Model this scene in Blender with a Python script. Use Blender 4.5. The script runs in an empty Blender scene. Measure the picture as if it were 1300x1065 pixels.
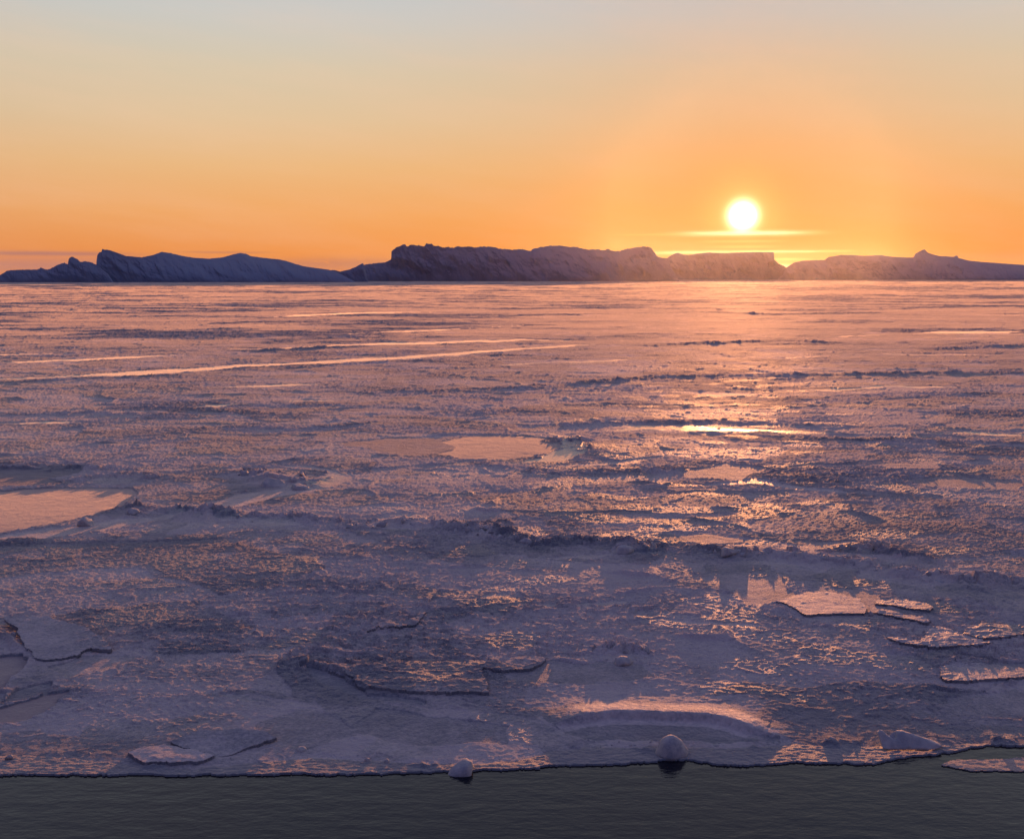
import bpy, bmesh, math, random
import numpy as np
from mathutils import Vector, Matrix

R = math.radians
rng = np.random.default_rng(7)
random.seed(7)
scene = bpy.context.scene
C = scene.collection

# ------------------------------------------------------------------ camera, sky, sun, exposure
CAM_H = 8.0
FPX = 1264.0                      # focal length in photograph pixels (1300 wide)
HOR = 352.0                       # row of the true horizon
PITCH = math.atan((532.5 - HOR) / FPX)
cam_d = bpy.data.cameras.new('camera')
cam = bpy.data.objects.new('camera', cam_d); C.objects.link(cam)
cam_d.sensor_width = 36.0
cam_d.lens = 36.0 * FPX / 1300.0
cam_d.clip_start = 0.1
cam_d.clip_end = 60000.0
cam.location = (0, 0, CAM_H)
cam.rotation_euler = (R(90) - PITCH, 0, 0)
scene.camera = cam

def ray(px, py):
    """unit direction of the view ray through a photograph pixel"""
    u = (px - 650.0) / FPX
    v = -(py - 532.5) / FPX
    c, s = math.cos(PITCH), math.sin(PITCH)
    d = Vector((u, c + v * s, -s + v * c))
    return d.normalized()

def at(px, py, z=0.0):
    """point of the ice plane seen at a photograph pixel"""
    d = ray(px, py)
    t = (z - CAM_H) / d.z
    return Vector((d.x * t, d.y * t, z))

SUN = ray(943, 274)
SUN_EL = math.asin(SUN.z)
SUN_AZ = math.atan2(SUN.x, SUN.y)

sun_d = bpy.data.lights.new('sun', 'SUN')
sun_d.energy = 5.0
sun_d.angle = R(0.5)
sun_d.color = (1.0, 0.37, 0.13)
sun = bpy.data.objects.new('sun', sun_d); C.objects.link(sun)
LIGHT = ray(943, 273)             # lamp aimed just above the drawn disc
sun.rotation_euler = (-LIGHT).to_track_quat('-Z', 'Y').to_euler()

scene.view_settings.view_transform = 'Standard'
scene.view_settings.look = 'None'
scene.view_settings.gamma = 1.0
scene.view_settings.exposure = 0.0
scene.render.engine = 'CYCLES'
scene.cycles.use_denoising = True
scene.cycles.denoising_prefilter = 'ACCURATE'
scene.cycles.max_bounces = 6
scene.cycles.volume_bounces = 0
scene.cycles.sample_clamp_indirect = 4.0
scene.cycles.sample_clamp_direct = 12.0

def lin(r, g, b):
    f = lambda c: (c / 12.92 if c <= 0.04045 else ((c + 0.055) / 1.055) ** 2.4)
    return (f(r / 255), f(g / 255), f(b / 255), 1.0)

class NT:
    """tiny helper for node trees"""
    def __init__(s, tree):
        s.t = tree; s.n = tree.nodes; s.l = tree.links
    def put(s, sock, v):
        if isinstance(v, bpy.types.NodeSocket): s.l.new(v, sock)
        else: sock.default_value = v
    def node(s, kind, **kw):
        n = s.n.new(kind)
        for k, v in kw.items(): setattr(n, k, v)
        return n
    def m(s, op, a, b=0.0, c=None, clamp=False):
        n = s.node('ShaderNodeMath', operation=op, use_clamp=clamp)
        s.put(n.inputs[0], a); s.put(n.inputs[1], b)
        if c is not None: s.put(n.inputs[2], c)
        return n.outputs[0]
    def mix(s, f, a, b, blend='MIX'):
        n = s.node('ShaderNodeMix', data_type='RGBA', blend_type=blend)
        s.put(n.inputs[0], f); s.put(n.inputs[6], a); s.put(n.inputs[7], b)
        return n.outputs[2]
    def ramp(s, f, stops, mode='LINEAR'):
        n = s.node('ShaderNodeValToRGB')
        cr = n.color_ramp; cr.interpolation = mode
        while len(cr.elements) > 1: cr.elements.remove(cr.elements[-1])
        cr.elements[0].position = stops[0][0]; cr.elements[0].color = stops[0][1]
        for p, c in stops[1:]:
            e = cr.elements.new(p); e.color = c
        s.put(n.inputs[0], f)
        return n.outputs[0]
    def smooth(s, x, a, b, lo=0.0, hi=1.0):
        n = s.node('ShaderNodeMapRange', interpolation_type='SMOOTHSTEP')
        s.put(n.inputs[0], x); n.inputs[1].default_value = a; n.inputs[2].default_value = b
        n.inputs[3].default_value = lo; n.inputs[4].default_value = hi
        return n.outputs[0]
    def noise(s, vec, scale, detail=4.0, rough=0.55, dim='3D'):
        n = s.node('ShaderNodeTexNoise', noise_dimensions=dim)
        if vec is not None: s.l.new(vec, n.inputs['Vector'])
        n.inputs['Scale'].default_value = scale
        n.inputs['Detail'].default_value = detail
        n.inputs['Roughness'].default_value = rough
        return n.outputs['Fac']

def build_world():
    w = bpy.data.worlds.new('World'); scene.world = w
    w.use_nodes = True
    w.cycles.sampling_method = 'MANUAL'; w.cycles.sample_map_resolution = 2048
    k = NT(w.node_tree); k.n.clear()
    out = k.node('ShaderNodeOutputWorld'); bg = k.node('ShaderNodeBackground')
    k.l.new(bg.outputs[0], out.inputs[0])
    tc = k.node('ShaderNodeTexCoord'); vec = tc.outputs['Generated']
    sep = k.node('ShaderNodeSeparateXYZ'); k.l.new(vec, sep.inputs[0])
    x, y, z = sep.outputs
    DEG = 180 / math.pi
    el = k.m('MULTIPLY', k.m('ARCSINE', z), DEG)
    az = k.m('MULTIPLY', k.m('ARCTAN2', x, y), DEG)
    dot = k.node('ShaderNodeVectorMath', operation='DOT_PRODUCT')
    k.l.new(vec, dot.inputs[0]); dot.inputs[1].default_value = SUN
    dlt = k.m('MULTIPLY', k.m('ARCCOSINE', k.m('MINIMUM', dot.outputs['Value'], 1.0)), DEG)
    # horizontal angle away from the sun
    az0 = SUN_AZ * DEG
    daz = k.m('ABSOLUTE', k.m('SUBTRACT', az, az0))
    daz = k.m('MINIMUM', daz, k.m('SUBTRACT', 360.0, daz))
    e = k.m('DIVIDE', el, 90.0, clamp=True)
    st = lambda L: [(d / 90.0, lin(*c)) for d, c in L]
    front = k.ramp(e, st(SKY_FRONT))
    back = k.ramp(e, st(SKY_BACK))
    sky = k.mix(k.smooth(daz, 20, 140), front, back)
    # warm flush of the low sky round the sun
    g = k.m('MULTIPLY', k.m('EXPONENT', k.m('DIVIDE', k.m('MULTIPLY', daz, daz), -520.0)),
            k.m('EXPONENT', k.m('DIVIDE', k.m('MAXIMUM', el, 0.0), -5.5)))
    sky = k.mix(k.m('MULTIPLY', g, 0.5), sky, (1.0, 0.36, 0.07, 1))
    # physical sky underneath
    ns = k.node('ShaderNodeTexSky', sky_type='NISHITA', sun_disc=False)
    ns.sun_elevation = SUN_EL; ns.sun_rotation = SUN_AZ
    ns.air_density = 1.2; ns.dust_density = 2.0; ns.ozone_density = 2.0
    nis = k.mix(1.0, ns.outputs[0], (0.08, 0.08, 0.08, 1), 'MULTIPLY')
    sky = k.mix(0.06, sky, nis)
    # thin stratus streaks: (column, row, half width, half thickness, colour, strength)
    wob = k.node('ShaderNodeCombineXYZ'); k.put(wob.inputs[0], k.m('MULTIPLY', az, 0.9)); k.put(wob.inputs[1], k.m('MULTIPLY', el, 5.0))
    nz = k.noise(wob.outputs[0], 1.0, 4.0, 0.6)
    wv = k.m('MULTIPLY', k.m('SUBTRACT', nz, 0.5), 0.20)
    elw = k.m('ADD', el, wv)
    for (px, py, hw, ht, col, s, soft) in STREAKS:
        d = ray(px, py)
        a0 = math.atan2(d.x, d.y) * DEG; e0 = math.asin(d.z) * DEG
        wdeg = hw / FPX * DEG; tdeg = ht / FPX * DEG
        du = k.m('DIVIDE', k.m('SUBTRACT', az, a0), wdeg); 
        dv = k.m('DIVIDE', k.m('SUBTRACT', elw if soft else k.m('ADD', el, k.m('MULTIPLY', wv, 0.35)), e0), tdeg)
        q = k.m('ADD', k.m('POWER', k.m('ABSOLUTE', du), 3.0), k.m('MULTIPLY', dv, dv))
        f = k.m('MULTIPLY', k.m('EXPONENT', k.m('MULTIPLY', q, -1.0)), s)
        if soft: f = k.m('MULTIPLY', f, k.smooth(nz, 0.22, 0.5))
        sky = k.mix(f, sky, col)
    # faint veils of high cloud
    cv = k.node('ShaderNodeCombineXYZ'); k.put(cv.inputs[0], k.m('MULTIPLY', az, 0.05)); k.put(cv.inputs[1], k.m('ADD', k.m('MULTIPLY', el, 0.32), k.m('MULTIPLY', az, 0.035)))
    cn = k.smooth(k.noise(cv.outputs[0], 1.3, 7.0, 0.6), 0.38, 0.72)
    sky = k.mix(k.m('MULTIPLY', cn, 0.13), sky, (1.0, 0.62, 0.42, 1))
    # the sun itself and its aureole
    sky = k.mix(k.m('MULTIPLY', k.m('EXPONENT', k.m('DIVIDE', dlt, -8.0)), 0.62), sky, (0.50, 0.125, 0.008, 1))
    def add(f, col):
        nonlocal sky
        c = k.mix(1.0, k.mix(0.0, col, col), (1, 1, 1, 1), 'MULTIPLY')
        vm = k.node('ShaderNodeVectorMath', operation='SCALE')
        k.l.new(c, vm.inputs[0]); k.put(vm.inputs['Scale'], f)
        sky = k.mix(1.0, sky, vm.outputs[0], 'ADD')
    el0 = SUN_EL * DEG
    veil = k.smooth(el, el0 - 1.15, el0 - 0.85, 0.25, 1.0)          # the disc sinks behind the lowest streak
    add(k.m('MULTIPLY', k.m('EXPONENT', k.m('MULTIPLY', k.m('MULTIPLY', dlt, dlt), -3.4)), k.m('MULTIPLY', veil, 9.0)), (1.0, 0.86, 0.55, 1))
    add(k.m('MULTIPLY', k.m('EXPONENT', k.m('DIVIDE', dlt, -0.8)), k.m('MULTIPLY', veil, 1.2)), (1.0, 0.66, 0.2, 1))
    add(k.m('MULTIPLY', k.m('EXPONENT', k.m('DIVIDE', dlt, -2.6)), 0.16), (1.0, 0.40, 0.05, 1))
    k.l.new(sky, bg.inputs[0]); bg.inputs[1].default_value = 1.0

SKY_FRONT = [(0, (240, 142, 78)), (1.5, (246, 153, 80)), (3.5, (247, 173, 105)), (6, (241, 191, 134)), (8.5, (231, 202, 162)),
             (11, (221, 206, 178)), (13.5, (209, 208, 201)), (16, (197, 206, 212)), (24, (186, 192, 208)),
             (38, (160, 166, 200)), (60, (116, 128, 182)), (90, (90, 106, 166))]
SKY_BACK = [(0, (60, 72, 120)), (5, (82, 80, 128)), (12, (96, 90, 136)), (25, (74, 86, 136)), (50, (70, 86, 146)), (90, (90, 106, 166))]
Y1 = (1.9, 1.35, 0.62, 1); Y2 = (1.15, 0.68, 0.2, 1)
STREAKS = [
    (52, 322, 85, 2.6, lin(180, 118, 110), 0.9, False), (285, 320.5, 48, 1.3, lin(200, 128, 96), 0.7, False),
    (60, 337, 150, 9, lin(200, 132, 116), 0.95, True), (330, 336, 190, 6.5, lin(208, 132, 100), 0.85, True),
    (450, 336, 70, 8, lin(205, 132, 100), 0.75, True), (1240, 326, 160, 5, lin(240, 150, 90), 0.5, True),
    (945, 296.3, 66, 2.7, (2.6, 1.9, 1.0, 1), 1.0, False), (850, 298, 60, 0.9, Y2, 0.4, False),
    (943, 306.5, 42, 1.5, Y2, 0.8, False), (943, 313.5, 36, 1.6, Y2, 0.75, False), 
    (945, 319.8, 70, 1.7, Y1, 0.85, False), (880, 321, 48, 2.0, Y1, 0.75, False), (1012, 319.5, 34, 1.1, Y1, 0.55, False), (1062, 318.8, 17, 1.2, Y2, 0.7, False),
    (995, 329.2, 24, 1.3, Y2, 0.9, False), (990, 337.5, 10, 1.6, Y1, 0.7, False)]
build_world()

# ------------------------------------------------------------------ tags, meshes
def tag(o, label=None, cat=None, group=None, kind=None):
    if label: o['label'] = label
    if cat: o['category'] = cat
    if group: o['group'] = group
    if kind: o['kind'] = kind
    return o

def link(name, mesh, mat, loc=(0, 0, 0)):
    o = bpy.data.objects.new(name, mesh); C.objects.link(o)
    o.location = loc
    if mat and not mesh.materials: mesh.materials.append(mat)
    return o

def mesh_np(name, V, quads, smooth=True):
    me = bpy.data.meshes.new(name)
    V = np.ascontiguousarray(V, dtype=np.float32); quads = np.ascontiguousarray(quads, dtype=np.int32)
    me.vertices.add(len(V)); me.vertices.foreach_set('co', V.ravel())
    me.loops.add(quads.size); me.loops.foreach_set('vertex_index', quads.ravel())
    me.polygons.add(len(quads))
    me.polygons.foreach_set('loop_start', np.arange(0, quads.size, 4, dtype=np.int32))
    me.polygons.foreach_set('use_smooth', np.full(len(quads), smooth, dtype=bool))
    me.update(calc_edges=True)
    return me

def attr(me, name, vals):
    a = me.attributes.new(name, 'FLOAT', 'POINT')
    a.data.foreach_set('value', np.ascontiguousarray(vals, dtype=np.float32))

# ------------------------------------------------------------------ noise
def h2(ix, iy, seed):
    n = (ix.astype(np.int64) * 374761393 + iy.astype(np.int64) * 668265263 + seed * 974634777) & 0xffffffff
    n = ((n ^ (n >> 13)) * 1274126177) & 0xffffffff
    n = ((n ^ (n >> 16)) * 2246822519) & 0xffffffff
    n = n ^ (n >> 15)
    return (n & 0xffffff).astype(np.float32) / np.float32(0xffffff)

def vnoise(x, y, seed=0):
    """gradient noise, about -1..1"""
    x0 = np.floor(x); y0 = np.floor(y)
    fx = (x - x0).astype(np.float32); fy = (y - y0).astype(np.float32)
    ix = x0.astype(np.int64); iy = y0.astype(np.int64)
    def gr(i, j, dx, dy):
        a = h2(i, j, seed) * np.float32(2 * math.pi)
        return np.cos(a) * dx + np.sin(a) * dy
    u = fx * fx * fx * (fx * (fx * 6 - 15) + 10); v = fy * fy * fy * (fy * (fy * 6 - 15) + 10)
    a = gr(ix, iy, fx, fy); b = gr(ix + 1, iy, fx - 1, fy)
    c = gr(ix, iy + 1, fx, fy - 1); d = gr(ix + 1, iy + 1, fx - 1, fy - 1)
    return 1.5 * ((a + (b - a) * u) * (1 - v) + (c + (d - c) * u) * v)

def fbm(x, y, seed=0, octs=4, gain=0.5, lac=2.03):
    s = 0; a = 1.0; t = 0
    for i in range(octs):
        s = s + a * vnoise(x, y, seed + i * 17); t += a
        a *= gain; x = x * lac + 13.7; y = y * lac - 7.1
    return s / t

def ridged(x, y, seed=0, octs=4):
    s = 0; a = 1.0; t = 0
    for i in range(octs):
        s = s + a * (1 - np.abs(vnoise(x, y, seed + i * 17))); t += a
        a *= 0.5; x = x * 2.05 + 3.3; y = y * 2.05 + 9.1
    return s / t

def voronoi(x, y, seed=0):
    """f1, f2, and the cell's two random numbers plus the offset from its seed"""
    ix = np.floor(x).astype(np.int64); iy = np.floor(y).astype(np.int64)
    f1 = np.full(x.shape, 9., np.float32); f2 = f1.copy()
    ci = np.zeros_like(ix); cj = np.zeros_like(iy); ox = np.zeros_like(f1); oy = np.zeros_like(f1)
    for dj in (-1, 0, 1):
        for di in (-1, 0, 1):
            i = ix + di; j = iy + dj
            dx = (x - (i + h2(i, j, seed))).astype(np.float32); dy = (y - (j + h2(i, j, seed + 5))).astype(np.float32)
            d = np.sqrt(dx * dx + dy * dy)
            m = d < f1
            f2 = np.where(m, f1, np.minimum(f2, d))
            f1 = np.where(m, d, f1)
            ci = np.where(m, i, ci); cj = np.where(m, j, cj)
            ox = np.where(m, dx, ox); oy = np.where(m, dy, oy)
    return f1, f2, ci, cj, ox, oy

def sstep(x, a, b):
    t = np.clip((x - a) / (b - a), 0, 1)
    return t * t * (3 - 2 * t)

# ------------------------------------------------------------------ materials
def material(name):
    m = bpy.data.materials.new(name); m.use_nodes = True
    k = NT(m.node_tree)
    b = k.n.get('Principled BSDF')
    return m, k, b

def ice_material(name, frost, bare, thin, rough, smooth_rough, bump=1.0):
    m, k, b = material(name)
    geo = k.node('ShaderNodeNewGeometry'); pos = geo.outputs['Position']
    def at_(n):
        a = k.node('ShaderNodeAttribute', attribute_name=n); return a.outputs['Fac']
    wet, tone, grit, glow = at_('wet'), at_('tone'), at_('grit'), at_('frost')
    n1 = k.noise(pos, 0.9, 6.0, 0.65); n2 = k.noise(pos, 14.0, 4.0, 0.6)
    f = k.m('ADD', k.m('MULTIPLY', k.m('SUBTRACT', n1, 0.5), 0.9), k.m('MULTIPLY', k.m('SUBTRACT', n2, 0.5), 0.8))
    col = k.mix(k.smooth(k.m('ADD', tone, f), 0.15, 0.85), frost, bare)
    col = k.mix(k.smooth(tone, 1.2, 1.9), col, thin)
    k.l.new(col, b.inputs['Base Color'])
    r = k.m('ADD', k.m('MULTIPLY', k.m('SUBTRACT', n2, 0.5), 0.25), k.smooth(wet, 0, 1, rough, smooth_rough))
    k.put(b.inputs['Roughness'], r)
    b.inputs['IOR'].default_value = 1.31
    b.inputs['Diffuse Roughness'].default_value = 1.0
    k.put(b.inputs['Sheen Weight'], glow); b.inputs['Sheen Roughness'].default_value = 0.35
    b.inputs['Sheen Tint'].default_value = (1, 0.87, 0.75, 1)
    nb = k.noise(pos, 16.0, 5.0, 0.7); nc = k.noise(pos, 2.2, 4.0, 0.6)
    bp = k.node('ShaderNodeBump'); k.put(bp.inputs['Height'], k.m('ADD', nb, k.m('MULTIPLY', nc, 2.5)))
    k.put(bp.inputs['Strength'], k.m('MULTIPLY', grit, 0.8 * bump))
    bp.inputs['Distance'].default_value = 0.08
    k.l.new(bp.outputs[0], b.inputs['Normal'])
    return m

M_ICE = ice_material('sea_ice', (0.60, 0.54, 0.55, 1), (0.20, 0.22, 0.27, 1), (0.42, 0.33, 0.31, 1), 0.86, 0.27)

def block_material():
    m, k, b = material('block_ice')
    tc = k.node('ShaderNodeTexCoord'); pos = tc.outputs['Object']
    n1 = k.noise(pos, 5.0, 5.0, 0.6)
    k.l.new(k.mix(k.smooth(n1, 0.35, 0.65), (0.30, 0.30, 0.34, 1), (0.44, 0.41, 0.42, 1)), b.inputs['Base Color'])
    b.inputs['Roughness'].default_value = 0.7; b.inputs['IOR'].default_value = 1.31
    b.inputs['Subsurface Weight'].default_value = 0.0
    bp = k.node('ShaderNodeBump'); bp.inputs['Strength'].default_value = 0.5; bp.inputs['Distance'].default_value = 0.03
    k.put(bp.inputs['Height'], k.noise(pos, 18.0, 5.0, 0.65)); k.l.new(bp.outputs[0], b.inputs['Normal'])
    return m
M_BLOCK = block_material()

def berg_material():
    m, k, b = material('berg_ice')
    geo = k.node('ShaderNodeNewGeometry'); pos = geo.outputs['Position']
    mp = k.node('ShaderNodeMapping'); k.l.new(pos, mp.inputs[0]); mp.inputs['Scale'].default_value = (1, 1, 0.35)
    n1 = k.noise(mp.outputs[0], 0.03, 8.0, 0.62)
    nz = k.node('ShaderNodeSeparateXYZ'); k.l.new(geo.outputs['True Normal'], nz.inputs[0])
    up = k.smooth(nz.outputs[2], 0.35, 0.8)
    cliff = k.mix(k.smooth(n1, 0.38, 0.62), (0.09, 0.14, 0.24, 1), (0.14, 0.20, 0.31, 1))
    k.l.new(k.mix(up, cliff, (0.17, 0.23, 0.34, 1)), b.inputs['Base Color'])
    b.inputs['Roughness'].default_value = 0.7; b.inputs['IOR'].default_value = 1.31
    bp = k.node('ShaderNodeBump'); bp.inputs['Strength'].default_value = 0.3; bp.inputs['Distance'].default_value = 2.0
    k.put(bp.inputs['Height'], k.noise(mp.outputs[0], 0.12, 6.0, 0.65)); k.l.new(bp.outputs[0], b.inputs['Normal'])
    return m
M_BERG = berg_material()

def water_material():
    m, k, b = material('sea_water')
    geo = k.node('ShaderNodeNewGeometry'); pos = geo.outputs['Position']
    b.inputs['Base Color'].default_value = (0.004, 0.006, 0.012, 1)
    b.inputs['Roughness'].default_value = 0.05; b.inputs['IOR'].default_value = 1.33
    bp = k.node('ShaderNodeBump'); bp.inputs['Strength'].default_value = 0.5; bp.inputs['Distance'].default_value = 0.03
    mp = k.node('ShaderNodeMapping'); k.l.new(pos, mp.inputs[0]); mp.inputs['Scale'].default_value = (0.7, 1.6, 1)
    k.put(bp.inputs['Height'], k.noise(mp.outputs[0], 2.5, 4.0, 0.6)); k.l.new(bp.outputs[0], b.inputs['Normal'])
    return m
M_WATER = water_material()

# ------------------------------------------------------------------ the water under everything
S = 11000
me = mesh_np('sea_water', np.array([[-S, -400, 0], [S, -400, 0], [S, S, 0], [-S, S, 0]]), np.array([[0, 1, 2, 3]]), False)
tag(link('sea_water', me, M_WATER), kind='structure')

# ------------------------------------------------------------------ the frozen sea: one sheet, finer towards the viewer
q = [1.0]
while q[-1] < 690: q.append(q[-1] + (0.45 if q[-1] < 60 else 0.62 if q[-1] < 250 else 0.8))
D = CAM_H * FPX / np.array(q)
a_in = np.arange(-0.64, 0.6401, 1.1 / FPX)
ext = []; s_ = 2.0 / FPX; v_ = 0.64
while v_ < 2.2: v_ += s_; s_ *= 1.02; ext.append(v_)
ext = np.array(ext)
A = np.concatenate([-ext[::-1], a_in, ext])
NR, NC = len(D), len(A)
X = (A[None, :] * D[:, None]).astype(np.float64); Y = np.repeat(D[:, None], NC, 1).astype(np.float64)
cP, sP = math.cos(PITCH), math.sin(PITCH)
def project(x, y, z=0.0):
    dz = z - CAM_H
    depth = y * cP - dz * sP
    up = y * sP + dz * cP
    return 650 + FPX * x / depth, 532.5 - FPX * up / depth
PX, PY = project(X, Y)

Z = np.zeros_like(X, dtype=np.float32)
WET = np.zeros_like(Z); TONE = np.zeros_like(Z); CRACK_SHEEN = np.zeros_like(Z)   # CRACK_SHEEN: added sheen standing in for sky reflected by refrozen cracks

def near_rows(world, pad):
    ys = [p[1] for p in world]
    lo, hi = min(ys) - pad, max(ys) + pad
    r = np.nonzero((D >= lo) & (D <= hi))[0]
    return slice(r[0], r[-1] + 1) if len(r) else slice(0, 0)

def polydist(pts_px, pad, warp=0.0, seed=3):
    """distance on the ground to a line drawn over the ice; also the side (+ = farther) and position along it"""
    W = [at(*p) for p in pts_px]
    sl = near_rows(W, pad)
    x = X[sl].copy(); y = Y[sl].copy()
    if warp:
        f = 1.0 / (warp * 3.0)
        x += warp * fbm(X[sl] * f, Y[sl] * f, seed, 3); y += warp * fbm(X[sl] * f + 40, Y[sl] * f, seed + 9, 3)
    best = np.full(x.shape, 1e9); side = np.zeros(x.shape); along = np.zeros(x.shape); L = 0
    for p, r in zip(W[:-1], W[1:]):
        ex, ey = r.x - p.x, r.y - p.y; l2 = ex * ex + ey * ey
        t = np.clip(((x - p.x) * ex + (y - p.y) * ey) / l2, 0, 1)
        dx = x - p.x - t * ex; dy = y - p.y - t * ey
        d = np.hypot(dx, dy); m = d < best
        best = np.where(m, d, best)
        side = np.where(m, np.sign(ex * dy - ey * dx), side)
        along = np.where(m, L + t * math.sqrt(l2), along); L += math.sqrt(l2)
    return sl, best, side, along, L

def inside(pts_px, warp=0.0, seed=5):
    """soft mask of the ground inside an outline"""
    W = [at(*p) for p in pts_px]
    sl = near_rows(W, warp * 2)
    x = X[sl]; y = Y[sl]
    if warp:
        f = 1.0 / (warp * 4.0)
        x = x + warp * fbm(X[sl] * f, Y[sl] * f, seed, 4); y = y + warp * fbm(X[sl] * f + 31, Y[sl] * f, seed + 3, 4)
    ins = np.zeros(x.shape, bool)
    n = len(W)
    for i in range(n):
        p, r = W[i], W[(i + 1) % n]
        if abs(p.y - r.y) < 1e-9: continue
        c = ((p.y > y) != (r.y > y)) & (x < (r.x - p.x) * (y - p.y) / (r.y - p.y) + p.x)
        ins ^= c
    return sl, ins

# --- where the ice is broken and where it froze flat
ROUGH = 0.5 + 0.95 * fbm(X / 14, Y / 7, 11, 5, 0.55)
FARF = sstep(Y, 45, 160)
ROUGH += 0.45 * fbm(X / 120, Y / 40, 21, 4)
STREAK = fbm(X / 45, Y / 22, 23, 7, 0.72) + 0.5 * fbm(X / 500, Y / 130, 24, 5)
ROUGH = ROUGH * (1 - FARF) + FARF * 1.1 * sstep(STREAK, -0.02, 0.22)
ROUGH = np.clip(ROUGH, 0.0, 1.15).astype(np.float32)
FLAT = np.zeros_like(Z)                                # 1 = smooth refrozen water

def pan(pts, tone, wet, depth=0.0, warp=0.4, seed=5, flat=1.0):
    wet *= 0.6
    sl, m = inside(pts, warp, seed)
    FLAT[sl] = np.where(m, flat, FLAT[sl]); TONE[sl] = np.where(m, tone, TONE[sl])
    WET[sl] = np.where(m, wet, WET[sl]); Z[sl] = np.where(m, -depth, Z[sl])

def strip(pts, w, tone, wet, warp=0.5, seed=4, gaps=0.0, depth=0.0):
    w *= 1.5 if pts[0][1] < 560 else 1.1
    wet = 0.97 if pts[0][1] < 560 else 0.55
    if wet > 0.9: tone = 0.9
    sl, d, side, al, L = polydist(pts, w * 3 + warp * 2, warp, seed)
    ww = w * (0.65 + 0.8 * fbm(al / (w * 5), al * 0, seed + 2, 3))
    ww *= np.clip(np.minimum(al, L - al) / (w * 3), 0.05, 1)
    if gaps: ww *= sstep(fbm(al / (w * 9), al * 0 + 3, seed + 7, 2), -gaps, 0.25)
    m = sstep(d / np.maximum(ww, 1e-3), 1.0, 0.75)
    FLAT[sl] = np.maximum(FLAT[sl], m); WET[sl] = WET[sl] * (1 - m) + wet * m; TONE[sl] = TONE[sl] * (1 - m) + tone * m
    if wet > 0.9: CRACK_SHEEN[sl] = np.maximum(CRACK_SHEEN[sl], m)  # extra sheen brightens the far cracks in place of mirrored sky
    Z[sl] -= (m * depth).astype(np.float32)

EXTRA = np.zeros_like(Z)
def ridge(pts, w, h, seed, warp=0.5, chunk=0.45):
    sl, d, side, al, L = polydist(pts, w * 4 + warp * 2, warp, seed)
    x, y = X[sl], Y[sl]
    n = fbm(al / (w * 4), al * 0, seed, 3)
    hh = h * (np.clip(0.65 + 1.3 * n, 0.06, 1.7) if seed != 71 else np.clip(-0.15 + 2.2 * fbm(al / 0.9, al * 0, seed + 9, 4), 0, 1.7))
    f1, f2, ci, cj, ox, oy = voronoi(x / chunk + fbm(x, y, seed, 2) * 0.3, y / chunk, seed + 1)
    c = h2(ci, cj, seed + 2); tx = h2(ci, cj, seed + 3) - 0.5; ty = h2(ci, cj, seed + 4) - 0.5
    prof = np.exp(-(d / w) ** 2)
    EXTRA[sl] += (hh * prof * (0.2 + 1.05 * c + 1.1 * (tx * ox + ty * oy)) * (np.minimum(np.minimum(al, L - al) / (w * 3), 1))).astype(np.float32)
    ROUGH[sl] = np.maximum(ROUGH[sl], (1.1 * np.exp(-(d / (w * 1.8)) ** 2)))
    FLAT[sl] *= 1 - np.clip(prof * 1.3, 0, 1)

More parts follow.
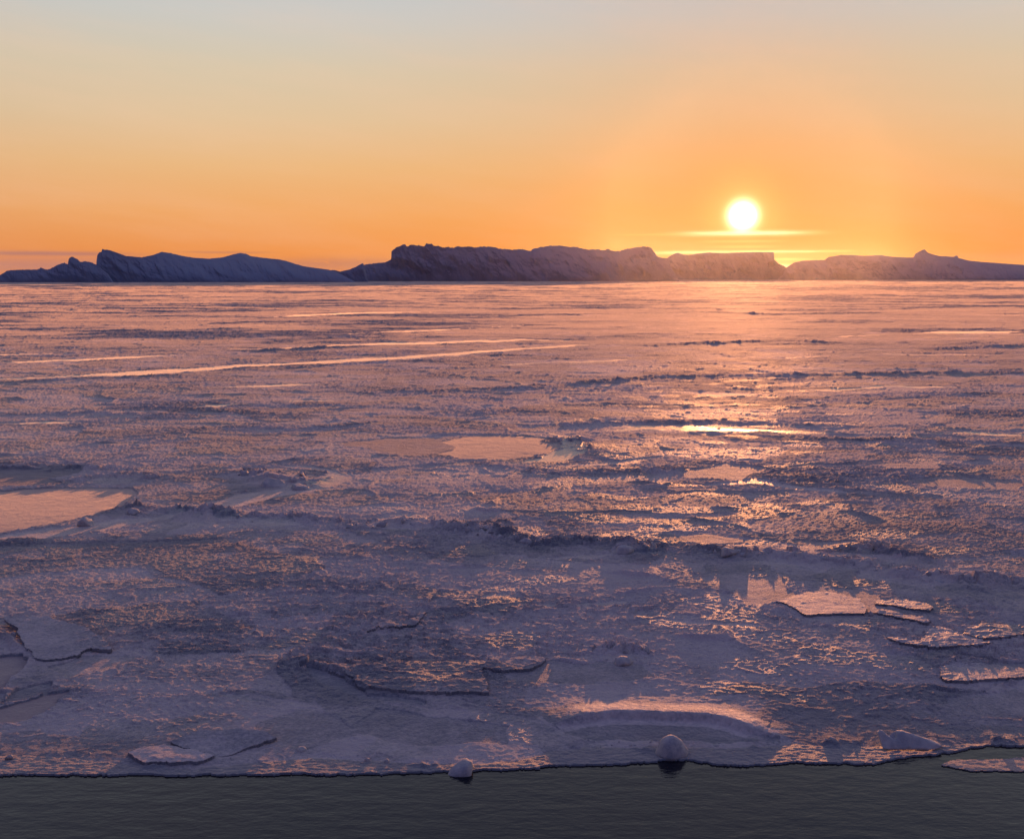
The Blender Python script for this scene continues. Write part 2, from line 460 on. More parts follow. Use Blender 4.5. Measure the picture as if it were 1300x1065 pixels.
PANS = [
    # thin orange pans by the left margin
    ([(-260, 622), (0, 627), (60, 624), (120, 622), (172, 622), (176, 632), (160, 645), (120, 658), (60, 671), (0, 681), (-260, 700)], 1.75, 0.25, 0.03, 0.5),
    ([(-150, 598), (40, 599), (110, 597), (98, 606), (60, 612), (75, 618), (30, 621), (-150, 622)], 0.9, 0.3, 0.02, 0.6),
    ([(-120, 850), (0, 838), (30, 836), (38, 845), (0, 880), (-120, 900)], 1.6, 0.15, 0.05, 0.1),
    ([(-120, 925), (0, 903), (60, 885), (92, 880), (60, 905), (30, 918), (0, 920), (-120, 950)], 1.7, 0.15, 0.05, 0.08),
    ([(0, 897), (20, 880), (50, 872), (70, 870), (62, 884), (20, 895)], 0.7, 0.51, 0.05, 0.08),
    # the round pan in mid field
    ([(545, 572), (560, 562), (600, 556), (660, 555), (705, 560), (716, 570), (700, 580), (650, 586), (590, 586), (555, 580)], 1.35, 0.2, 0.02, 0.5),
    ([(430, 566), (500, 558), (560, 560), (575, 574), (540, 582), (470, 576)], 0.7, 0.47, 0.0, 0.7),
    # bright smooth pans on the right
    ([(860, 600), (930, 594), (970, 600), (940, 612), (880, 610)], 0.5, 0.58, 0.0, 0.9),
    ([(1110, 592), (1190, 588), (1195, 596), (1130, 598)], 0.5, 0.54, 0.0, 0.8),
    ([(1140, 612), (1230, 608), (1300, 616), (1290, 628), (1180, 622)], 0.6, 0.54, 0.0, 0.8),
    ([(980, 700), (1090, 690), (1100, 698), (1020, 704)], 0.5, 0.60, 0.0, 0.4),
    ([(830, 688), (900, 683), (960, 690), (900, 698)], 0.6, 0.58, 0.0, 0.4),
    ([(985, 770), (1040, 752), (1120, 760), (1110, 790), (1030, 792)], 0.5, 0.58, 0.0, 0.3),
    ([(905, 740), (990, 735), (1010, 765), (950, 775)], 0.5, 0.56, 0.0, 0.35),
    ([(640, 860), (700, 845), (820, 850), (830, 868), (740, 875), (650, 872)], 0.6, 0.54, 0.0, 0.25),
    ([(770, 900), (900, 897), (935, 890), (920, 908), (800, 910)], 0.5, 0.56, 0.0, 0.15),
    ([(1195, 862), (1260, 848), (1300, 846), (1330, 866), (1260, 872)], 0.6, 0.54, 0.0, 0.15),
    ([(1200, 890), (1290, 880), (1330, 900), (1290, 915), (1215, 908)], 0.6, 0.56, 0.0, 0.15),
    ([(480, 905), (560, 915), (650, 925), (640, 945), (500, 945), (440, 930)], 0.65, 0.56, 0.0, 0.25),
    ([(330, 925), (380, 905), (420, 910), (460, 935), (380, 950), (300, 945)], 0.6, 0.54, 0.0, 0.25),
    ([(380, 850), (420, 858), (470, 886), (540, 893), (540, 899), (455, 893), (400, 870)], 0.7, 0.60, 0.03, 0.12),
    ([(60, 852), (110, 838), (180, 838), (160, 850), (90, 866)], 0.6, 0.58, 0.03, 0.15),
    ([(700, 925), (760, 915), (900, 918), (1000, 930), (960, 945), (860, 942), (740, 940)], 0.7, 0.45, 0.0, 0.12),
]
STRIPS = [
    ([(-40, 463), (100, 459), (240, 451)], 1.4, 0.3, 0.9, 1.5, 0.2), ([(540, 471), (680, 463), (830, 458)], 1.3, 0.3, 0.9, 1.5, 0.2),
    ([(130, 501), (300, 493), (430, 489)], 0.9, 0.3, 0.9, 1.2, 0.2), ([(420, 426), (560, 420), (720, 411)], 2.2, 0.3, 0.9, 2.0, 0.2),
    ([(980, 457), (1100, 451), (1260, 453)], 1.5, 0.3, 0.9, 1.5, 0.2), ([(330, 404), (460, 398), (600, 397)], 3.0, 0.3, 0.9, 3.0, 0.2),
    ([(240, 521), (330, 513), (430, 512)], 0.7, 0.3, 0.9, 0.8, 0.2), ([(1000, 500), (1120, 493), (1300, 496)], 0.9, 0.3, 0.9, 1.0, 0.2),
    # long refrozen cracks: points, half width in metres, tone, wet
    ([(-60, 487), (60, 481), (180, 476), (300, 467), (420, 461), (520, 455), (640, 446), (760, 438)], 1.8, 0.3, 0.9, 1.5, 0.9),
    ([(285, 446), (360, 444), (430, 440), (560, 436), (660, 433), (820, 435)], 2.4, 0.3, 0.9, 2.0, 0.7),
    ([(-40, 453), (40, 451), (80, 450)], 2.5, 0.3, 0.72, 1.0, 0.0),
    ([(760, 549), (850, 546), (940, 549), (1040, 553), (1160, 553), (1330, 556)], 0.7, 0.3, 0.9, 0.8, 0.5),
    ([(0, 541), (60, 539), (110, 540)], 1.0, 0.3, 0.72, 0.6, 0.2),
    ([(-60, 694), (0, 686), (70, 681), (130, 672), (200, 662), (260, 650), (330, 634), (400, 621), (428, 612), (424, 603), (395, 597), (340, 594)], 0.85, 0.45, 0.52, 0.5, 0.0),
    ([(240, 655), (300, 662), (380, 672), (450, 681), (540, 684)], 0.5, 0.5, 0.48, 0.4, 0.1),
    ([(560, 588), (640, 594), (720, 595), (800, 590), (850, 582)], 0.7, 0.5, 0.40, 0.6, 0.2),
    ([(690, 552), (725, 560), (730, 575), (700, 586), (650, 592)], 0.8, 0.2, 0.3, 0.4, 0.0),
    ([(760, 708), (830, 706), (880, 712), (960, 720), (1060, 730), (1150, 745)], 0.45, 0.55, 0.64, 0.4, 0.1),
    ([(1010, 697), (1060, 704), (1150, 706), (1200, 702)], 0.6, 0.5, 0.64, 0.5, 0.1),
    ([(640, 720), (720, 712), (790, 705)], 0.5, 0.55, 0.56, 0.5, 0.2),
    ([(560, 770), (640, 762), (700, 775), (800, 770), (900, 772)], 0.25, 0.5, 0.56, 0.3, 0.2),
    ([(710, 795), (780, 792), (860, 795), (960, 800), (1060, 803)], 0.25, 0.4, 0.64, 0.3, 0.1),
    ([(880, 620), (960, 616), (1000, 622), (1080, 630)], 0.8, 0.4, 0.68, 0.7, 0.3),
    ([(1060, 430), (1160, 424), (1330, 422)], 2.5, 0.3, 0.64, 2.0, 0.3),
    ([(800, 420), (880, 424), (960, 425), (1010, 427)], 3.0, 0.3, 0.72, 2.0, 0.1),
    ([(120, 905), (190, 890), (260, 885), (340, 895)], 0.2, 0.6, 0.48, 0.25, 0.2),
]
RIDGES = [
    ([(440, 674), (500, 668), (545, 667), (590, 676), (650, 688), (700, 690), (760, 694), (830, 701), (900, 702), (970, 709), (1040, 714), (1100, 722), (1160, 735), (1230, 742), (1340, 752)], 0.50, 0.20, 41),
    ([(180, 656), (230, 652), (300, 658), (370, 662), (440, 668)], 0.40, 0.16, 42),
    ([(290, 604), (320, 606), (350, 612), (385, 616), (400, 612)], 0.90, 0.48, 43),
    ([(1060, 704), (1110, 700), (1150, 712), (1200, 722)], 0.40, 0.25, 44),
    ([(-40, 596), (60, 594), (130, 598), (160, 604)], 0.70, 0.18, 45),
    ([(140, 654), (170, 650), (195, 652)], 0.35, 0.25, 46),
    ([(100, 614), (130, 606), (180, 608), (230, 614)], 0.70, 0.18, 47),
    ([(755, 832), (785, 828), (818, 834)], 0.22, 0.26, 48),
    ([(700, 562), (730, 560), (742, 575)], 0.60, 0.20, 49),
    ([(820, 440), (900, 437), (1000, 434), (1100, 438)], 1.32, 0.22, 50),
    ([(560, 500), (700, 492), (840, 480), (1000, 478), (1340, 474)], 0.99, 0.17, 51),
    ([(300, 447), (380, 445), (460, 441)], 0.99, 0.19, 52),
    ([(360, 470), (450, 463), (560, 458)], 0.55, 0.11, 53),
    ([(0, 489), (100, 483), (220, 478)], 0.50, 0.09, 54),
    ([(0, 530), (120, 527), (240, 532)], 0.66, 0.11, 55),
    ([(240, 520), (300, 527), (330, 522)], 0.66, 0.11, 56),
    ([(1030, 560), (1160, 562), (1330, 566)], 0.50, 0.08, 57),
    ([(640, 545), (760, 540), (900, 538), (1100, 545)], 0.55, 0.08, 58),
    ([(1180, 445), (1300, 440), (1400, 440)], 1.21, 0.19, 59),
    ([(900, 397), (980, 400), (1100, 398)], 2.20, 0.25, 60),
    ([(300, 545), (380, 548), (470, 540)], 0.50, 0.07, 61),
    ([(600, 590), (700, 604), (860, 600)], 0.39, 0.04, 62),
    # the broken lip along the water's edge
    ([(-80, 955), (60, 958), (140, 965), (240, 972), (330, 965), (400, 958), (470, 962), (540, 966), (600, 966), (650, 962), (700, 952), (760, 945), (820, 946), (880, 947), (930, 945), (1000, 944), (1060, 942), (1120, 944), (1200, 942), (1240, 941), (1340, 944)], 0.16, 0.11, 71),
]
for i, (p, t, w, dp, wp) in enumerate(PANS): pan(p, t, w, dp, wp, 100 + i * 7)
for i, (p, hw, t, w, wp, gp) in enumerate(STRIPS): strip(p, hw, t, w, wp, 300 + i * 11, gp)
for (p, w, h, sd) in RIDGES: ridge(p, w, h, sd, 0.3 if w < 0.5 else 0.6, min(0.7, max(0.22, w * 0.75)))

# thin new ice between that lip and the open water
EDGE_X = [-4000, -200, 0, 300, 480, 560, 620, 690, 760, 830, 880, 905, 950, 1000, 1060, 1110, 1140, 1190, 1200, 1235, 1262, 1330, 1600, 5000]
EDGE_Y = [985, 985, 984, 985, 983, 981, 979, 974, 971, 968, 966, 970, 972, 969, 971, 970, 963, 958, 956, 950, 948, 950, 955, 960]
LIP_X = [-4000, -80, 60, 140, 240, 330, 400, 470, 540, 600, 650, 700, 760, 820, 930, 1060, 1120, 1200, 1240, 1600, 5000]
LIP_Y = [960, 958, 962, 970, 977, 970, 962, 967, 972, 972, 968, 957, 950, 951, 950, 947, 949, 947, 945, 948, 950]
wob = 4.0 * fbm(X / 1.1, Y / 0.6, 81, 6, 0.6) + 3.0 * fbm(X / 0.3, Y / 0.3, 82, 4, 0.65)
EDGE = PY + wob > np.interp(PX, EDGE_X, EDGE_Y)
LIP = sstep(PY + wob - np.interp(PX, LIP_X, LIP_Y), -1.0, 1.5)
FLAT = np.maximum(FLAT, LIP); TONE = TONE * (1 - LIP) + 1.05 * LIP; WET = WET * (1 - LIP) + 0.45 * LIP

# the curved ledge above the rounded block: a smooth swell that breaks off towards the viewer
sl, d, side, al, L = polydist([(690, 930), (715, 920), (745, 915), (782, 911.5), (822, 912.5), (863, 914), (894, 915), (924, 920), (945, 927), (972, 934), (1010, 938)], 2.5, 0.05)
env = np.clip(np.minimum(al, L - al) / 0.9, 0, 1)
prof = np.where(side > 0, np.exp(-(d / 0.55) ** 2), sstep(d, 0.16, 0.0))
LEDGE = (0.12 * env * prof)
EXTRA[sl] += LEDGE.astype(np.float32)
fl = env * np.where(side > 0, sstep(d, 0.7, 0.3), sstep(d, 0.35, 0.25))
FLAT[sl] = np.maximum(FLAT[sl], fl * 0.9); WET[sl] = np.maximum(WET[sl], fl * 0.45); TONE[sl] = np.where(fl > 0.3, 0.35, TONE[sl])

# --- floes of different make: each cell of a warped pattern froze rough or smooth
xw = X + 1.6 * fbm(X / 5, Y / 5, 33, 4); yw = Y + 1.6 * fbm(X / 5 + 9, Y / 5, 34, 4)
f1_, f2_, ci_, cj_, ox_, oy_ = voronoi(xw / 5.0, yw / 3.0, 91)
kind = h2(ci_, cj_, 92); kind2 = h2(ci_, cj_, 93)
g1_, g2_, di_, dj_, _, _ = voronoi(xw / 1.5, yw / 0.9, 95)
sub = h2(di_, dj_, 96)
ROUGH = np.clip(ROUGH * (0.45 + 0.85 * kind) - 0.3 * (sub > 0.8) * (ROUGH < 0.9), 0.03, 1.15).astype(np.float32)
ROUGH0 = ROUGH - 0.25 * (sub > 0.8)
ROUGH = np.maximum(ROUGH, 0.33 * (1 - FARF)).astype(np.float32)
LINES = sstep(ridged(xw / 3.2 + 0.4 * fbm(X / 1.1, Y / 0.8, 97, 3), yw / 1.7, 98, 2), 0.86, 0.97) * np.clip(0.3 + 1.6 * fbm(X / 4, Y / 3, 99, 2), 0, 1)
# --- heights
rough = np.clip(ROUGH * (1 - FLAT), 0, 1.15)
xw = X + 0.25 * fbm(X / 0.9, Y / 0.9, 31, 2); yw = Y + 0.25 * fbm(X / 0.9 + 9, Y / 0.9, 32, 2)
def chips(sx, sy, seed, off, tilt):
    f1, f2, ci, cj, ox, oy = voronoi(xw / sx, yw / sy, seed)
    return off * (h2(ci, cj, seed + 2) - 0.5) + tilt * ((h2(ci, cj, seed + 3) - 0.5) * ox + (h2(ci, cj, seed + 4) - 0.75) * oy), f2 - f1
c1, e1 = chips(0.16, 0.10, 51, 0.028, 0.10)
c2, e2 = chips(0.48, 0.26, 61, 0.040, 0.11)
xw = X + 1.2 * fbm(X / 5, Y / 5, 33, 3); yw = Y + 1.2 * fbm(X / 5 + 9, Y / 5, 34, 3)
c3, e3 = chips(5.5, 3.6, 71, 0.08, 0.06)
rim = np.exp(-(e3 / 0.035) ** 2) * np.clip(fbm(X / 2.2, Y / 2.2, 35, 3) * 2.0, 0, 1)
far = np.clip(Y / 250, 0, 1)
H = 0.12 + 0.018 * fbm(X / 9, Y / 9, 36, 3) + 0.4 * c3 * (1 - FLAT) + 0.10 * rim * (1 - FLAT)
H = H + rough * (c1 + c2 * sstep(rough, 0.3, 0.8)) + 0.018 * fbm(X / 0.13, Y / 0.1, 37, 3) * (0.15 + 0.85 * (1 - FLAT))
H = H + 0.03 * rough * ridged(X / 1.6, Y / 0.7, 38, 3) + (0.04 * LINES + 0.02 * (kind2 - 0.5) + 0.02 * (sub - 0.5)) * (1 - FLAT)
H = H + far * rough * (0.35 * np.maximum(fbm(X / 9, Y / 6, 39, 4), 0) + 0.12 * fbm(X / 1.3, Y, 40, 2))
H = H + far * (0.9 * np.maximum(ridged(X / 34, Y / 15, 45, 4) - 0.80, 0) * (0.4 + 1.2 * np.maximum(fbm(X / 6, Y / 5, 46, 3), 0)) + 0.10 * np.maximum(fbm(X / 2.5, Y / 1.5, 47, 3), 0))
H = H + 0.006 * FLAT * fbm(X / 0.25, Y / 0.2, 42, 3)
H = H + Z + EXTRA * (PY < 890)
H = H * (0.10 + 0.90 * sstep(np.interp(PX, LIP_X, LIP_Y) - PY, -10, 125))
H = H * (1 - LIP) + LIP * (0.028 + 0.012 * fbm(X / 0.16, Y / 0.07, 43, 4))
H = H + EXTRA * (PY >= 890)
H = np.maximum(H, 0.012)
WET = np.clip(WET + (1 - FLAT) * FARF * 0.08 * (1 - np.clip(ROUGH, 0, 1)) + (1 - FLAT) * sstep(0.5 - ROUGH0, 0.0, 0.4) * 0.30 * (1 - FARF) + 0.21 * (1 - FARF) * (1 - FLAT), 0, 1)
TONE = TONE + (1 - FLAT) * (FARF * 0.5 + 0.5 * (kind2 - 0.5) + 0.4 * (sub - 0.5)) + (1 - FLAT) * np.clip(0.45 + 0.5 * fbm(X / 6, Y / 3, 44, 4), 0, 1)
GRIT = (1 - 0.85 * np.clip(WET - 0.25 * (1 - FLAT), 0, 1)) * np.where(FLAT * (TONE > 1.2) > 0.5, 0.35, 1) * (1 - FARF * (1 - 0.6 * np.clip(ROUGH, 0, 1)) * 0.8)
rr = np.clip(ROUGH, 0, 1)
FROST_SHEEN = (1 - FARF) * np.clip(1.1 - 0.45 * rr - 0.35 * WET, 0.1, 1) + FARF * np.clip(0.37 - 0.38 * rr + 0.38 * fbm(X / 30, Y / 14, 48, 6, 0.75), 0.02, 0.8)
FROST_SHEEN = np.maximum(FROST_SHEEN, CRACK_SHEEN * 0.8); FROST_SHEEN = np.maximum(FROST_SHEEN, LIP)  # frost sheen, raised on cracks to paint in their sky reflection
H_ICE = H.copy()
H = np.where(EDGE, -0.45, H)

idx = np.arange(NR * NC, dtype=np.int32).reshape(NR, NC)
# rows run from far to near, columns left to right: wind the quads so that normals point up
Q = np.stack([idx[1:, :-1], idx[1:, 1:], idx[:-1, 1:], idx[:-1, :-1]], -1).reshape(-1, 4)
V = np.stack([X, Y, H], -1).reshape(-1, 3)
me = mesh_np('sea_ice', V, Q)
attr(me, 'wet', WET.ravel()); attr(me, 'tone', TONE.ravel()); attr(me, 'grit', GRIT.ravel()); attr(me, 'frost', FROST_SHEEN.ravel())
tag(link('sea_ice', me, M_ICE), kind='structure')

# ------------------------------------------------------------------ rafted plates lying on the sheet
def plate(name, label, cat, pts, lift, thick, warp=0.06, seed=1, tilt=0.0, tone=None, wet=None, damp=0.6, group=None, water=False):
    sl, m = inside(pts, warp, seed)
    fm = m[:-1, :-1] & m[1:, :-1] & m[:-1, 1:] & m[1:, 1:]
    ii = idx[sl]
    q = np.stack([ii[1:, :-1], ii[1:, 1:], ii[:-1, 1:], ii[:-1, :-1]], -1)[fm]
    used, inv = np.unique(q, return_inverse=True); q = inv.reshape(-1, 4)
    x = X.ravel()[used]; y = Y.ravel()[used]; hz = H_ICE.ravel()[used]
    cx, cy = x.mean(), y.mean(); dep = max(np.ptp(y), 0.1)
    base = np.median(hz)
    z = base + (hz - base) * (1 - damp) + lift + tilt * (cy - y) / dep
    z = z + 0.012 * fbm(x / 0.35, y / 0.2, seed + 60, 4)
    if water: z = 0.02 + 0.01 * fbm(x / 0.16, y / 0.12, seed, 3)
    n = len(used)
    E = np.concatenate([q[:, [0, 1]], q[:, [1, 2]], q[:, [2, 3]], q[:, [3, 0]]])
    key = np.sort(E, 1); k1 = key[:, 0].astype(np.int64) * n + key[:, 1]
    u, cnt = np.unique(k1, return_counts=True)
    bd = E[np.isin(k1, u[cnt == 1])]
    bv = np.unique(bd); mp = np.full(n, -1); mp[bv] = n + np.arange(len(bv))
    skirt = np.stack([bd[:, 1], bd[:, 0], mp[bd[:, 0]], mp[bd[:, 1]]], -1)
    # underside: the same faces, turned over
    lowz = z - thick * (0.75 + 0.5 * fbm(x / 0.4, y / 0.4, seed + 70, 3))
    vt = np.stack([x - cx, y - cy, z - base], -1)
    vb = np.stack([x - cx, y - cy, lowz - base], -1)
    Vp = np.concatenate([vt, vb]); side = np.stack([bd[:, 1], bd[:, 0], bd[:, 0] + n, bd[:, 1] + n], -1)
    Vp = np.concatenate([Vp, vt[bv], vb[bv]])            # own vertices for a crisp edge
    mt = np.full(n, -1); mt[bv] = 2 * n + np.arange(len(bv)); mb = mt + len(bv)
    side = np.stack([mt[bd[:, 1]], mt[bd[:, 0]], mb[bd[:, 0]], mb[bd[:, 1]]], -1)
    me = mesh_np(name, Vp, np.concatenate([q, q[:, ::-1] + n, side]))
    wv = WET.ravel()[used] if wet is None else np.full(n, wet); tv = TONE.ravel()[used] if tone is None else np.full(n, tone)
    attr(me, 'wet', np.concatenate([wv, wv, wv[bv] * 0, wv[bv] * 0])); attr(me, 'tone', np.concatenate([tv, tv, tv[bv] * 0 + 0.7, tv[bv] * 0 + 0.7]))
    gv = GRIT.ravel()[used] if wet is None else np.full(n, 1 - 0.85 * wet)
    attr(me, 'grit', np.concatenate([gv, gv, gv[bv] * 0 + 1, gv[bv] * 0 + 1]))
    fv = FROST_SHEEN.ravel()[used] if wet is None else np.full(n, 0.9 - 0.75 * min(tone, 1))
    if water: fv = np.full(n, 1.0)
    attr(me, 'frost', np.concatenate([fv, fv, fv[bv] * 0 + 0.2, fv[bv] * 0 + 0.2]))
    o = link(name, me, M_ICE, (cx, cy, base))
    return tag(o, label, cat, group)

def crop(x0, y0, s, L): return [(x0 + a * s, y0 + b * s) for a, b in L]
c4 = lambda L: crop(970, 740, 0.2538, L)
c2_ = lambda L: crop(320, 740, 0.2538, L)
plate('ice_plate', 'frosted plate with a long dark front edge in the sun glare, right of centre', 'ice plate',
      c4([(45, 128), (90, 132), (130, 150), (160, 170), (190, 193), (220, 198), (300, 192), (400, 188), (505, 190), (515, 160), (480, 110), (330, 70), (220, 70), (120, 100)]), 0.045, 0.10, 0.05, 1, 0.03, tone=0.3, wet=0.42)
plate('ice_plate', 'narrow slanting plate right behind the long plate in the sun glare', 'ice plate',
      c4([(512, 180), (580, 190), (650, 205), (740, 225), (790, 238), (840, 238), (800, 205), (700, 190), (620, 165), (540, 150)]), 0.045, 0.10, 0.04, 2, 0.04, tone=0.4, wet=0.4)
plate('ice_plate', 'thin plate farthest back among the broken plates at right', 'ice plate',
      c4([(550, 138), (640, 150), (720, 168), (830, 178), (850, 160), (820, 140), (700, 112), (560, 115)]), 0.045, 0.10, 0.04, 3, 0.03, tone=0.5, wet=0.5)
plate('ice_plate', 'broad pinkish plate with a pointed left end in the middle of the plates at right', 'ice plate',
      c4([(590, 300), (640, 325), (720, 345), (850, 362), (960, 360), (1090, 352), (1140, 343), (1040, 295), (900, 255), (840, 245), (800, 290), (770, 325), (700, 318)]), 0.045, 0.10, 0.05, 4, 0.04, tone=0.4, wet=0.5)
plate('ice_plate', 'blue grey plate cut by the right picture margin, beside the rubble ridge', 'ice plate',
      c4([(990, 295), (1080, 320), (1190, 315), (1330, 295), (1400, 280), (1380, 250), (1260, 245), (1100, 235), (1010, 262)]), 0.045, 0.10, 0.05, 5, 0.03, tone=0.6, wet=0.6)
plate('ice_plate', 'wide smooth plate streaked with frost near the right margin, nearest of the right plates', 'ice plate',
      c4([(880, 500), (900, 522), (1000, 525), (1180, 510), (1360, 500), (1420, 470), (1290, 455), (1100, 430), (930, 425), (880, 450)]), 0.045, 0.10, 0.05, 6, 0.02, tone=0.5, wet=0.5, damp=0.75)
cl = lambda L: crop(0, 780, 0.1877, L)
plate('ice_plate', 'large dark blue upturned plate with a lit rim at the left margin', 'ice plate',
      cl([(20, 105), (200, 98), (350, 100), (480, 140), (600, 175), (690, 225), (740, 250), (762, 292), (610, 288), (540, 322), (430, 348), (300, 352), (240, 342), (170, 282), (120, 180), (60, 130)]), 0.10, 0.10, 0.10, 7, -0.17, tone=0.45, wet=0.3, damp=0.8)
plate('ice_plate', 'long low plate left of centre with a dark edge over a smooth blue strip', 'ice plate',
      c2_([(375, 465), (430, 490), (500, 510), (530, 550), (600, 565), (740, 580), (860, 590), (1080, 590), (1190, 590), (1160, 500), (1150, 425), (900, 435), (700, 418), (520, 443), (400, 445)]), 0.05, 0.14, 0.05, 8, 0.03, damp=0.2)
cm = lambda L: crop(200, 840, 0.2615, L)
plate('ice_plate', 'leaf shaped blue plate lying near the front edge, lower left', 'ice plate',
      cm([(40, 415), (170, 372), (400, 357), (520, 372), (592, 392), (450, 432), (350, 462), (280, 472), (180, 445)]), 0.06, 0.09, 0.08, 9, -0.11, tone=0.55, wet=0.35, damp=0.6)
plate('ice_plate', 'pale swept plate at the bottom margin, in front of the leaf shaped one', 'ice plate',
      cm([(-140, 455), (-60, 432), (60, 425), (200, 452), (290, 478), (240, 500), (120, 512), (-60, 514), (-110, 490)]), 0.06, 0.16, 0.08, 10, 0.0, tone=0.35, wet=0.3, damp=0.5)
plate('ice_plate', 'short plate with a stepped edge in the middle of the near ice', 'ice plate',
      c2_([(1120, 460), (1150, 420), (1250, 400), (1420, 395), (1480, 420), (1400, 470), (1250, 480)]), 0.05, 0.12, 0.05, 11, 0.03, damp=0.3)
plate('ice_plate', 'curling plate edge above the middle of the near ice', 'ice plate',
      c2_([(560, 285), (640, 240), (720, 215), (800, 215), (850, 160), (880, 175), (830, 240), (740, 258), (640, 268)]), 0.05, 0.12, 0.04, 12, 0.02, damp=0.3)
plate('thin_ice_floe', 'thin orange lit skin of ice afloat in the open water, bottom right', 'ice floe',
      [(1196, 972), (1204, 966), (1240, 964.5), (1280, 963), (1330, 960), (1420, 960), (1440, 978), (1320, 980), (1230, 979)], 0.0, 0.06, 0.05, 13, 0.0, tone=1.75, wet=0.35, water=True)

# ------------------------------------------------------------------ loose blocks
def block_mesh(name, seed, sx, sy, sz, n=16, sub=2, jit=0.06, soft=0.35):
    """an angular lump of ice about 1 unit across, its base cut flat at z = 0"""
    r = random.Random(seed)
    bm = bmesh.new()
    for i in range(n):
        t = r.uniform(0, 2 * math.pi); p = r.uniform(-0.35, 1.0)
        k = math.sqrt(max(0.05, 1 - p * p)) * r.uniform(0.75, 1.1)
        bm.verts.new((math.cos(t) * k * sx / 2, math.sin(t) * k * sy / 2, p * sz * r.uniform(0.8, 1.05)))
    res = bmesh.ops.convex_hull(bm, input=bm.verts)
    bmesh.ops.delete(bm, geom=list({g for g in res['geom_unused'] + res['geom_interior'] if isinstance(g, bmesh.types.BMVert)}), context='VERTS')
    bmesh.ops.triangulate(bm, faces=bm.faces)
    for it in range(sub):
        bmesh.ops.subdivide_edges(bm, edges=bm.edges, cuts=1, use_grid_fill=True)
        bmesh.ops.smooth_vert(bm, verts=bm.verts, factor=soft, use_axis_x=True, use_axis_y=True, use_axis_z=True)
        for v in bm.verts:
            v.co += v.co.normalized() * r.uniform(-jit, jit) * min(sx, sy, sz) / (1 + it)
    me = bpy.data.meshes.new(name); bm.to_mesh(me); bm.free()
    for p in me.polygons: p.use_smooth = True
    me.materials.append(M_BLOCK)
    return me

def ground(x, y):
    """height of the ice at a point"""
    r = np.interp(-y, -D, np.arange(NR)); c = np.interp(x / y, A, np.arange(NC))
    i = int(min(max(round(float(r)), 1), NR - 2)); j = int(min(max(round(float(c)), 1), NC - 2))
    return float(np.median(H_ICE[i - 1:i + 2, j - 1:j + 2]))

def single(name, label, cat, mesh, px, py, w_px, rz=0.0, sink=0.0, group=None, sc=(1, 1, 1), z=None):
    p = at(px, py, 0.1)
    s = w_px / FPX * p.y
    o = link(name, mesh, None)
    o.location = (p.x, p.y, (ground(p.x, p.y) if z is None else z) - sink)
    o.scale = (s * sc[0], s * sc[1], s * sc[2]); o.rotation_euler = (0, 0, rz)
    return tag(o, label, cat, group)

# rounded cone by the open water
def cone_mesh():
    bm = bmesh.new()
    r = random.Random(3)
    rings = [(0.0, 0.52, 0.0), (0.12, 0.5, 0.0), (0.3, 0.43, -0.02), (0.46, 0.35, -0.05), (0.58, 0.24, -0.08), (0.655, 0.12, -0.1)]
    vs = []
    N = 40
    for z, rad, ox in rings:
        vs.append([bm.verts.new((ox + rad * math.cos(t) * (1 + 0.05 * math.sin(2 * t + 1) + 0.03 * math.sin(5 * t)) , 0.8 * rad * math.sin(t) * (1 + 0.06 * math.cos(3 * t)), z * (1 + 0.05 * math.cos(t)))) for t in [2 * math.pi * i / N for i in range(N)]])
    for a, b in zip(vs[:-1], vs[1:]):
        for i in range(N): bm.faces.new((a[i], a[(i + 1) % N], b[(i + 1) % N], b[i]))
    top = bm.verts.new((-0.1, 0, 0.675))
    for i in range(N): bm.faces.new((vs[-1][i], vs[-1][(i + 1) % N], top))
    bm.faces.new(vs[0][::-1])
    for v in bm.verts:
        if v.co.z > 0.02:
            n_ = 0.018 * math.sin(9 * v.co.x + 3) * math.cos(8 * v.co.z) + r.uniform(-0.004, 0.004)
            v.co.x += n_; v.co.y += n_; v.co.x += 0.10 * max(0, 0.3 - v.co.z) * (1 if v.co.x > 0.2 else 0)
    me = bpy.data.meshes.new('rounded_block'); bm.to_mesh(me); bm.free()
    for p in me.polygons: p.use_smooth = True
    me.materials.append(M_BLOCK)
    return me
single('ice_block', 'rounded cone of pinkish ice standing at the water edge, mirrored in it', 'ice block', cone_mesh(), 853, 951, 41, 0, 0.03, z=0.03)

